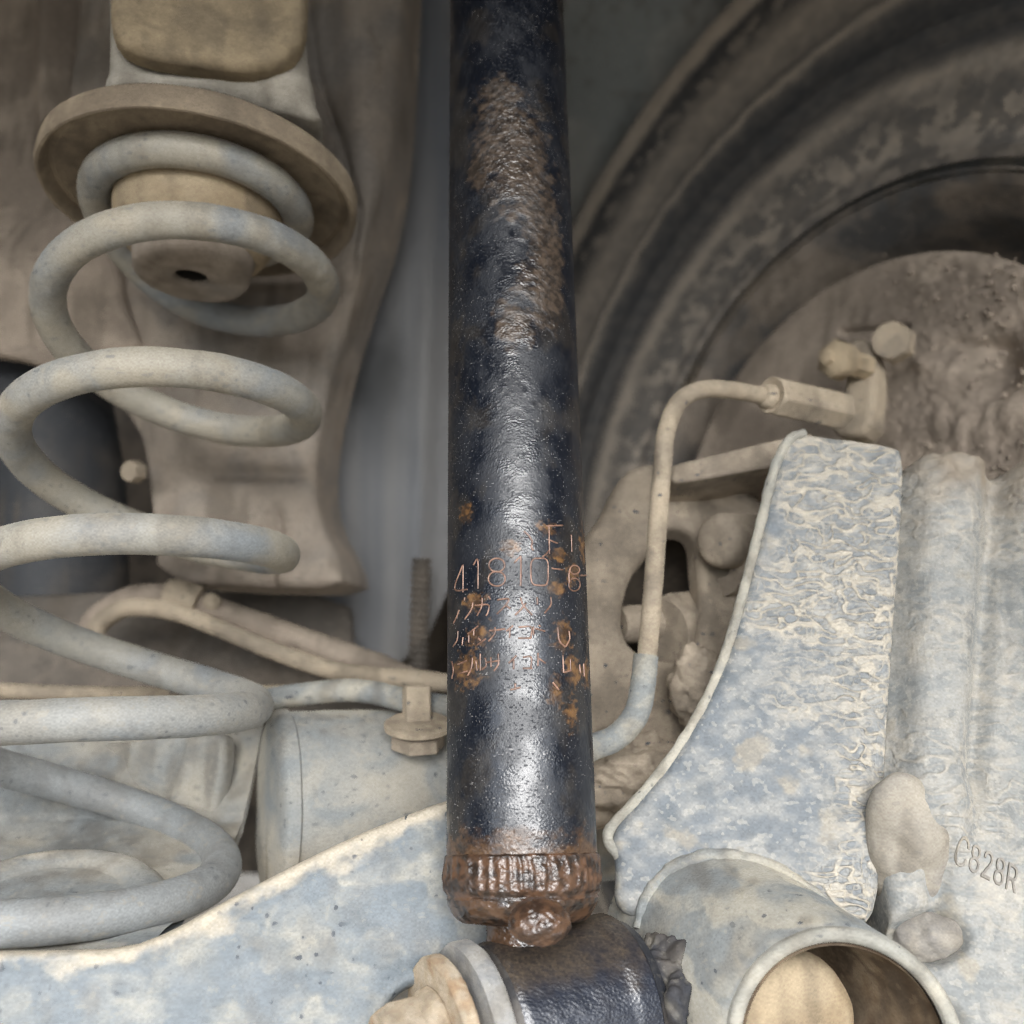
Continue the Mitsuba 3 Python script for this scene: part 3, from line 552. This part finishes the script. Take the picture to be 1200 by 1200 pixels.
k = add('shock_absorber__neck', lathe([(12, -18), (12, -36)], SB, SAX, 48, .4, .3, fine=2), 'm_cap', True)
k = add('shock_absorber__weld_bead', blob(P(632, 1080, 303), (9.2, 7.5, 6.3), V(0, -.3, 1), .16, .22, 5), 'm_bead', True); tag(k, 'shiny brown weld bead below the cap')
# lettering: engraved single strokes, as raised lines on the tube
def za(pts): return [(520 + x / 6.667, 600 + y / 6.667) for x, y in pts]
def zb(pts): return [(520 + x / 6.667, 690 + y / 6.667) for x, y in pts]
def arc(cx, cy, rx, ry, a0=0, a1=360, n=18): return [(cx + rx * math.cos(math.radians(a)), cy + ry * math.sin(math.radians(a))) for a in np.linspace(a0, a1, n)]
rr0 = [(745, 362), (790, 365), (813, 395), (815, 460), (814, 530), (795, 570), (745, 574), (700, 565), (683, 530), (680, 460), (682, 400), (705, 366), (745, 362)]
lines = [
    [za(s) for s in ([(148, 415), (88, 600), (188, 606)], [(152, 412), (151, 628)], [(232, 415), (266, 378), (268, 600)], arc(415, 415, 62, 53), arc(415, 522, 66, 57),
                     [(550, 398), (592, 356), (602, 366), (601, 578)], rr0, [(842, 440), (932, 452)], arc(1020, 568, 44, 50), [(980, 560), (978, 480), (992, 430)], arc(1022, 452, 38, 34), [(1068, 496), (1122, 496)])],
    [za(s) for s in ([(628, 150), (668, 190), (692, 235), (684, 272), (700, 300)], [(800, 110), (930, 105)], [(812, 215), (890, 245)], [(822, 105), (826, 330)], [(996, 180), (1000, 312)], [(770, 350), (800, 330), (822, 300)])],
    [zb(s) for s in ([(165, 66), (162, 95)], [(122, 165), (104, 215), (78, 268)], [(228, 108), (215, 165), (165, 238)], [(245, 130), (347, 126), (345, 185), (330, 212)], [(300, 72), (296, 140), (260, 212)], [(350, 60), (366, 85)],
                     [(420, 86), (506, 80), (480, 132), (415, 197)], [(482, 125), (520, 156)], [(642, 112), (600, 165), (558, 206)], [(600, 70), (622, 130), (690, 205)], [(730, 68), (732, 122)], [(836, 64), (836, 125), (786, 192)])],
    [zb(s) for s in ([(112, 330), (106, 400), (74, 452)], [(151, 378), (145, 442)], [(196, 360), (196, 422)], [(272, 288), (190, 352)], [(235, 322), (234, 370)], [(262, 440), (332, 388)], [(268, 385), (290, 405)], [(358, 328), (482, 314)], [(400, 300), (398, 350), (350, 412)],
                     [(542, 288), (490, 332)], [(516, 318), (515, 382)], [(585, 300), (682, 300), (681, 386)], [(582, 386), (682, 386)], [(700, 296), (702, 364)], [(714, 310), (792, 332)], [(742, 284), (756, 296)], [(890, 300), (902, 400), (948, 456)], [(978, 330), (982, 395), (950, 456)])],
    [zb(s) for s in ([(66, 570), (76, 640), (64, 702)], [(112, 590), (182, 562)], [(124, 662), (186, 642)], [(226, 538), (216, 620), (188, 678)], [(250, 560), (262, 640)], [(286, 508), (286, 642)], [(324, 540), (332, 600), (300, 632)], [(330, 577), (440, 560)], [(368, 536), (370, 612)], [(426, 508), (426, 590), (392, 642)],
                     [(568, 522), (508, 582)], [(546, 556), (546, 628)], [(618, 535), (682, 535), (681, 622)], [(618, 622), (692, 622)], [(736, 502), (736, 604)], [(742, 545), (796, 582)], [(930, 518), (936, 658)], [(988, 548), (992, 642)], [(938, 652), (990, 640)], [(1092, 585), (1097, 685)], [(1060, 590), (1066, 660)])],
    [zb(s) for s in ([(520, 790), (600, 770)], [(560, 740), (556, 790)], [(850, 730), (900, 790)])],
]
def tpt(px, py, lift):
    x, t = on_tube(px, py); th = x / SR
    return SB + SAX * t + (SR + lift) * (math.sin(th) * SE1 + math.cos(th) * SE2)
for ln in lines:
    ms = []
    for s in ln:
        s = np.array(s); L = np.linalg.norm(np.diff(s, axis=0), axis=1).sum(); m = max(6, int(L / 1.6))
        s2 = spl(s, m)
        v, f = tube([tpt(a, b, 0.02) for a, b in s2], .31, 8); ms.append(trimesh.Trimesh(v, f, process=False))
    k = add('shock_absorber__lettering', cat(ms), 'm_letter', True)
tag('shock_absorber__lettering', 'stamped part number 41810-6'); 
for i in range(2, 5): tag(f'shock_absorber__lettering_{i:03d}', ['stamped upper line of katakana', 'stamped middle line of katakana', 'stamped lower line of katakana'][i - 2])
labels['shock_absorber'] = {'label': 'glossy black rusting shock absorber tube standing upright in the centre', 'category': 'shock absorber'}
# lower eye
EC = P(655, 1192, 330); EA = nrm(V(-math.cos(math.radians(26)), -math.sin(math.radians(26)), -.03))
k = add('shock_absorber__eye', lathe([(15, -23), (26.6, -23), (27.5, -22.2), (27.6, -15), (27.1, -13.6), (27, 21.6), (26.2, 23), (15, 23)], EC, EA, 180, .25, .25, fine=1.5), 'm_eye', 40); tag(k, 'black steel eye at the lower end')
k = add('shock_absorber__eye_rubber', lathe([(8, -27), (24.5, -27), (26.2, -23.6), (26.2, 23.6), (24.5, 26), (8, 27)], EC, EA, 90, .2, .2, fine=2), 'm_rubber', 40); tag(k, 'rubber bush inside the eye')
k = add('washer', lathe([(10, 26.5), (28.3, 26.5), (29.2, 27.5), (29.3, 31.5), (28.3, 33), (10, 33)], EC, EA, 120, .35, .2, fine=1), 'm_greyrubber', 40); tag(k, 'grey round washer against the black shock absorber eye', 'washer')
k = add('washer', lathe([(8, 36.5), (27.4, 36.5), (28.3, 37.3), (28.3, 40.6), (27.4, 41.7), (8, 41.7)], EC + V(0, 0, -1.5), EA, 160, .3, .5, fine=.6), 'm_washer', 40); tag(k, 'sandy rust coloured round washer under the bolt head', 'washer')
k = add('mounting_bolt__head', hexbolt(EC + EA * 47 + V(0, 0, 1), EA, 16, 13, .3, .25), 'm_washer', 35)
k = add('mounting_bolt__collar', lathe([(6, 41), (16.5, 41.4), (17.5, 42.5), (17, 45), (14, 48), (6, 48)], EC + V(0, 0, 1), EA, 80, .25, .5, fine=1), 'm_washer', 50)
k = add('mounting_bolt__shank', lathe([(8, -50), (8, 47), (.1, 47)], EC, EA, 32), 'm_washer', 50)
labels['mounting_bolt'] = {'label': 'rusty sand coloured bolt head at the bottom left of the shock absorber eye', 'category': 'bolt'}
# rubber mount lump between eye and sleeve
k = add('rubber_mount', cat([blob(P(772, 1158, 338), (17, 13, 20), V(.25, -.2, 1), .75, .10, 5, 3), blob(P(792, 1190, 324), (6, 8, 13), rough=.8, freq=.16, seed=4), blob(P(748, 1205, 334), (14, 14, 15), rough=.3, freq=.1)]), 'm_lump', True)
tag(k, 'dark lumpy rubber mount between the black eye and the sleeve pipe', 'rubber mount')

# ------------------------------------------------------------------ coil spring
sq = np.array([-145.4, 480.5, 124.7, -178.5, 383.6, -176.2, 22.9, -40.8, -1.7, 58.0])
def helix(t):
    A, B, C = sq[:3], sq[3:6], sq[6:9]; s = t / 5.0
    c = A + (B - A) * s[:, None] + C * (s * (1 - s))[:, None]
    tn = (B - A)[None] + C[None] * (1 - 2 * s)[:, None]; tn /= np.linalg.norm(tn, axis=1, keepdims=True)
    e1 = V(1, 0, 0) - tn * tn[:, :1]; e1 /= np.linalg.norm(e1, axis=1, keepdims=True)
    e2 = np.cross(e1, tn); e2 *= np.sign(e2[:, 1:2]); ph = 2 * np.pi * t
    return c + sq[9] * (e1 * np.sin(ph)[:, None] + e2 * np.cos(ph)[:, None])
tt = np.linspace(-1.02, 4.5, 620); hp = helix(tt); tn0 = nrm((sq[3:6] - sq[:3]) + sq[6:9])
UC0 = P(235, 242, 478); UA0 = nrm(V(-.04, -math.sin(math.radians(15)), -math.cos(math.radians(15))))   # the top end is drawn in and lies flat in the seat
f1 = nrm(V(1, 0, 0) - UA0 * UA0[0]); f2 = np.cross(f1, UA0); f2 = f2 * np.sign(f2[1])
ring = UC0 + 44.5 * (f1 * np.sin(2 * np.pi * tt)[:, None] + f2 * np.cos(2 * np.pi * tt)[:, None])
qn = np.clip((-.02 - tt) / .40, 0, 1); qn = (qn * qn * (3 - 2 * qn))[:, None]
hp = hp * (1 - qn) + qn * ring
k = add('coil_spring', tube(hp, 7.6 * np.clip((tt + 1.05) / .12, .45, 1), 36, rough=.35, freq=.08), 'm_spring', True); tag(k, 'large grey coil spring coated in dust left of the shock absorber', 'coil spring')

# upper spring seat and bump stop
UC = P(235, 242, 478); UA = nrm(V(-.04, -math.sin(math.radians(15)), -math.cos(math.radians(15))))
def seat(name, prof, m, **kw): return add(name, lathe(prof, UC, UA, 140, .4, .06, fine=2, **kw), m, 40)
k = seat('spring_seat__cup', [(30, -15), (64, -14.5), (69.5, -13.5), (71.5, -11.5), (72, -3), (71.2, -1.2), (70, -1.0), (69, -2.2), (68.2, -6), (67, -8), (64, -7), (62, -8.4), (58, -9.4), (40, -9.4), (38, -8), (30, -8)], 'm_ochre'); tag(k, 'stepped ochre metal cup of the seat')
labels['spring_seat'] = {'label': 'round ochre stepped upper spring seat above the top coil', 'category': 'spring seat'}
k = seat('bump_stop__body', [(10, -2), (38.5, -2), (38.4, 6), (36, 15), (32, 22), (27.5, 26)], 'm_yellow')
k = seat('bump_stop__tip', [(27.5, 24), (26.5, 31), (25.8, 35), (24.3, 36.8), (21, 37.4), (8.8, 37.4), (7.8, 36.8), (7.4, 35.8), (7.4, 6), (.1, 6)], 'm_rail'); tag(k, 'grey tip with a round hole')
k = seat('bump_stop__hole', [(7.3, 34.5), (7.1, 34.4), (7.1, 8), (.1, 8)], 'm_hole_shade')  # black lining, shade of the hole put into its colour
labels['bump_stop'] = {'label': 'sandy cone shaped bump stop with a hole, inside the top coil', 'category': 'bump stop'}

# ------------------------------------------------------------------ lower arm: pan, hub, boss, front flange
def pan():
    prof = np.array([(326, -143), (345, -142), (420, -141), (445, -137), (462, -127), (480, -110), (492, -100), (500, -97)], float)
    pr = spl(prof, 60); xs = np.linspace(-340, -118, 110)
    v = np.array([[(x, d, z + 2.0 * math.sin(x / 23) * (d > 450)) for x in xs] for d, z in pr])
    v[..., 2] += (meshkit.fbm(v * .05, 3) - .5) * 4
    top = v.reshape(-1, 3); f = grid_faces(60, 110, False)
    m = trimesh.Trimesh(np.vstack([top, top - V(0, 0, 5)]), np.vstack([f[:, ::-1], f + len(top)]), process=False)
    return m
k = add('lower_arm__pan', pan(), 'm_pan', True); tag(k, 'dusty blue grey pan under the lowest coil')
hb = (sq[:3] + sq[3:6]) / 2; HC = P(55, 1062, 372)
k = add('lower_arm__spring_hub', lathe([(45, -8), (42, 0), (38, 4), (34, 5.5), (29, 4.5), (26, 2.5), (14, 3.0), (.1, 3.0)], HC, V(.05, -.12, 1), 110, .4, .08, fine=1.5), 'm_pan', 50); tag(k, 'raised round hub the lowest coil sits around')
k = add('lower_arm__rib', relief([(60, 880), (140, 866), (255, 858), (264, 864), (262, 905), (250, 950), (240, 985), (60, 960)], plane3((100, 870, 482), (262, 860, 462), (100, 960, 470)), 8, 3, 1.8, rough=1.2, freq=.08, hfn=lambda px, py, d, q: -3 / (1 + np.exp((px - 148) / 4)) + 2 * np.exp(-((px - 215 + (py - 900) * .3) / 6) ** 2)), 'm_pan')
BD = nrm(V(-.93, -.36, .05)); BC = P(318, 948, 446)
k = add('axle_tube', lathe([(41.5, -170), (41.5, -9), (41, -6.5), (42.6, -5.5), (42.6, -2), (41.5, .2), (38, 1.5), (34, 2.2), (.1, 3.2)], BC, BD, 140, 1.0, .05, fine=2), 'm_pan', 50); tag(k, 'stout blue grey horizontal tube end behind the arm edge', 'axle tube')
FP = plane3((40, 1130, 306), (520, 960, 362), (300, 1200, 312))
def fl_h(px, py, d, q): return 1.8 * np.exp(-((d - 3) / 3) ** 2) + (meshkit.fbm(q * .03, 3) - .5) * 4
k = add('lower_arm__flange', relief([(-60, 1114), (60, 1112), (150, 1110), (205, 1088), (250, 1062), (330, 1020), (400, 986), (460, 960), (520, 937), (600, 915), (660, 905), (660, 1080), (600, 1120), (560, 1200), (560, 1290), (-60, 1290)],
        FP, 6, 2.2, 1.6, fl_h, holes=[[(448, 1196), (462, 1166), (490, 1150), (540, 1150), (556, 1200), (520, 1240), (470, 1240)]], rough=.5, freq=.12), 'm_arm'); tag(k, 'broad blue grey front flange with beige blotches')
labels['lower_arm'] = {'label': 'broad blue grey lower suspension arm spotted with beige dirt', 'category': 'suspension arm'}

# ------------------------------------------------------------------ hoses and pipes at the lower left
h1 = [P(112, 745, 520), P(118, 728, 520), P(150, 712, 520), P(200, 716, 520), P(255, 735, 520), P(320, 762, 515), P(385, 784, 505), P(440, 793, 495), P(490, 797, 487), P(560, 805, 478)]
k = add('brake_hose', tube(spl(h1, 90), 4.6, 22, rough=.3, freq=.3), 'm_dust', True); tag(k, 'slim beige brake hose looping to the shock absorber', 'hose', )
h2 = spl([(*P(104, 742, 548), 7), (*P(120, 722, 548), 7.5), (*P(160, 702, 548), 7.5), (*P(215, 704, 548), 7.5), (*P(270, 722, 545), 7.2), (*P(340, 746, 540), 7), (*P(400, 766, 532), 6.5), (*P(445, 780, 524), 6), (*P(480, 789, 518), 3.5), (*P(520, 797, 512), 3)], 110)
k = add('rubber_hose', tube(h2[:, :3], h2[:, 3], 24, rough=.5, freq=.2), 'm_brown', True); tag(k, 'thick brown rubber hose held by the beige clamp', 'hose')
k = add('hose_clamp', tube(spl([P(196, 701, 545), P(215, 704, 545), P(232, 710, 545)], 16), 10.5, 30, rough=.3, freq=.2), 'm_dust', 50); tag(k, 'beige band clamp around the thick brown hose', 'clamp')
k = add('hose_clamp__ear', blob(P(248, 705, 540), (5, 3, 4.5), rough=.2), 'm_dust', True)
h3 = [P(-60, 806, 505), P(60, 812, 500), P(180, 818, 490), P(300, 820, 480), P(360, 812, 470), P(420, 808, 462), P(470, 820, 455), P(530, 832, 450)]
h3a = spl([P(300, 822, 470), P(345, 815, 468), P(400, 809, 465), P(440, 812, 460), P(490, 824, 454), P(560, 832, 450)], 60)
k = add('brake_pipe', tube(h3a, 5.2, 22, rough=.3, freq=.3), 'm_sleeve', True); tag(k, 'stout grey pipe passing below the slim beige hose', 'brake pipe')
k = add('brake_cable', tube(spl([P(-60, 806, 540), P(60, 812, 535), P(160, 814, 525), P(240, 815, 515), P(330, 812, 510)], 50), 4.0, 18, rough=.2, freq=.3), 'm_dust', True); tag(k, 'thin beige cable behind the coils at the left', 'cable')
CLA = nrm(V(-.25, -.95, .1))
k = add('pipe_clip__tab', relief([(476, 803), (505, 803), (506, 850), (476, 850)], plane3((480, 810, 438), (505, 810, 440), (480, 850, 434)), 14, 1.2, .8, rough=.2, soft=0), 'm_dust')
k = add('pipe_clip__nut', hexbolt(P(490, 876, 436), nrm(V(.02, -.10, 1)), 11.5, 6.0, .15, .3), 'm_knuckle', 35)
k = add('pipe_clip__washer', lathe([(.1, 3), (13, 3), (14.5, 2), (14.5, 0), (5, 0)], P(490, 853, 436), nrm(V(.02, -.15, 1)), 40), 'm_dust', 40)
labels['pipe_clip'] = {'label': 'beige pipe clip with a nut beside the left side of the shock absorber', 'category': 'clip'}
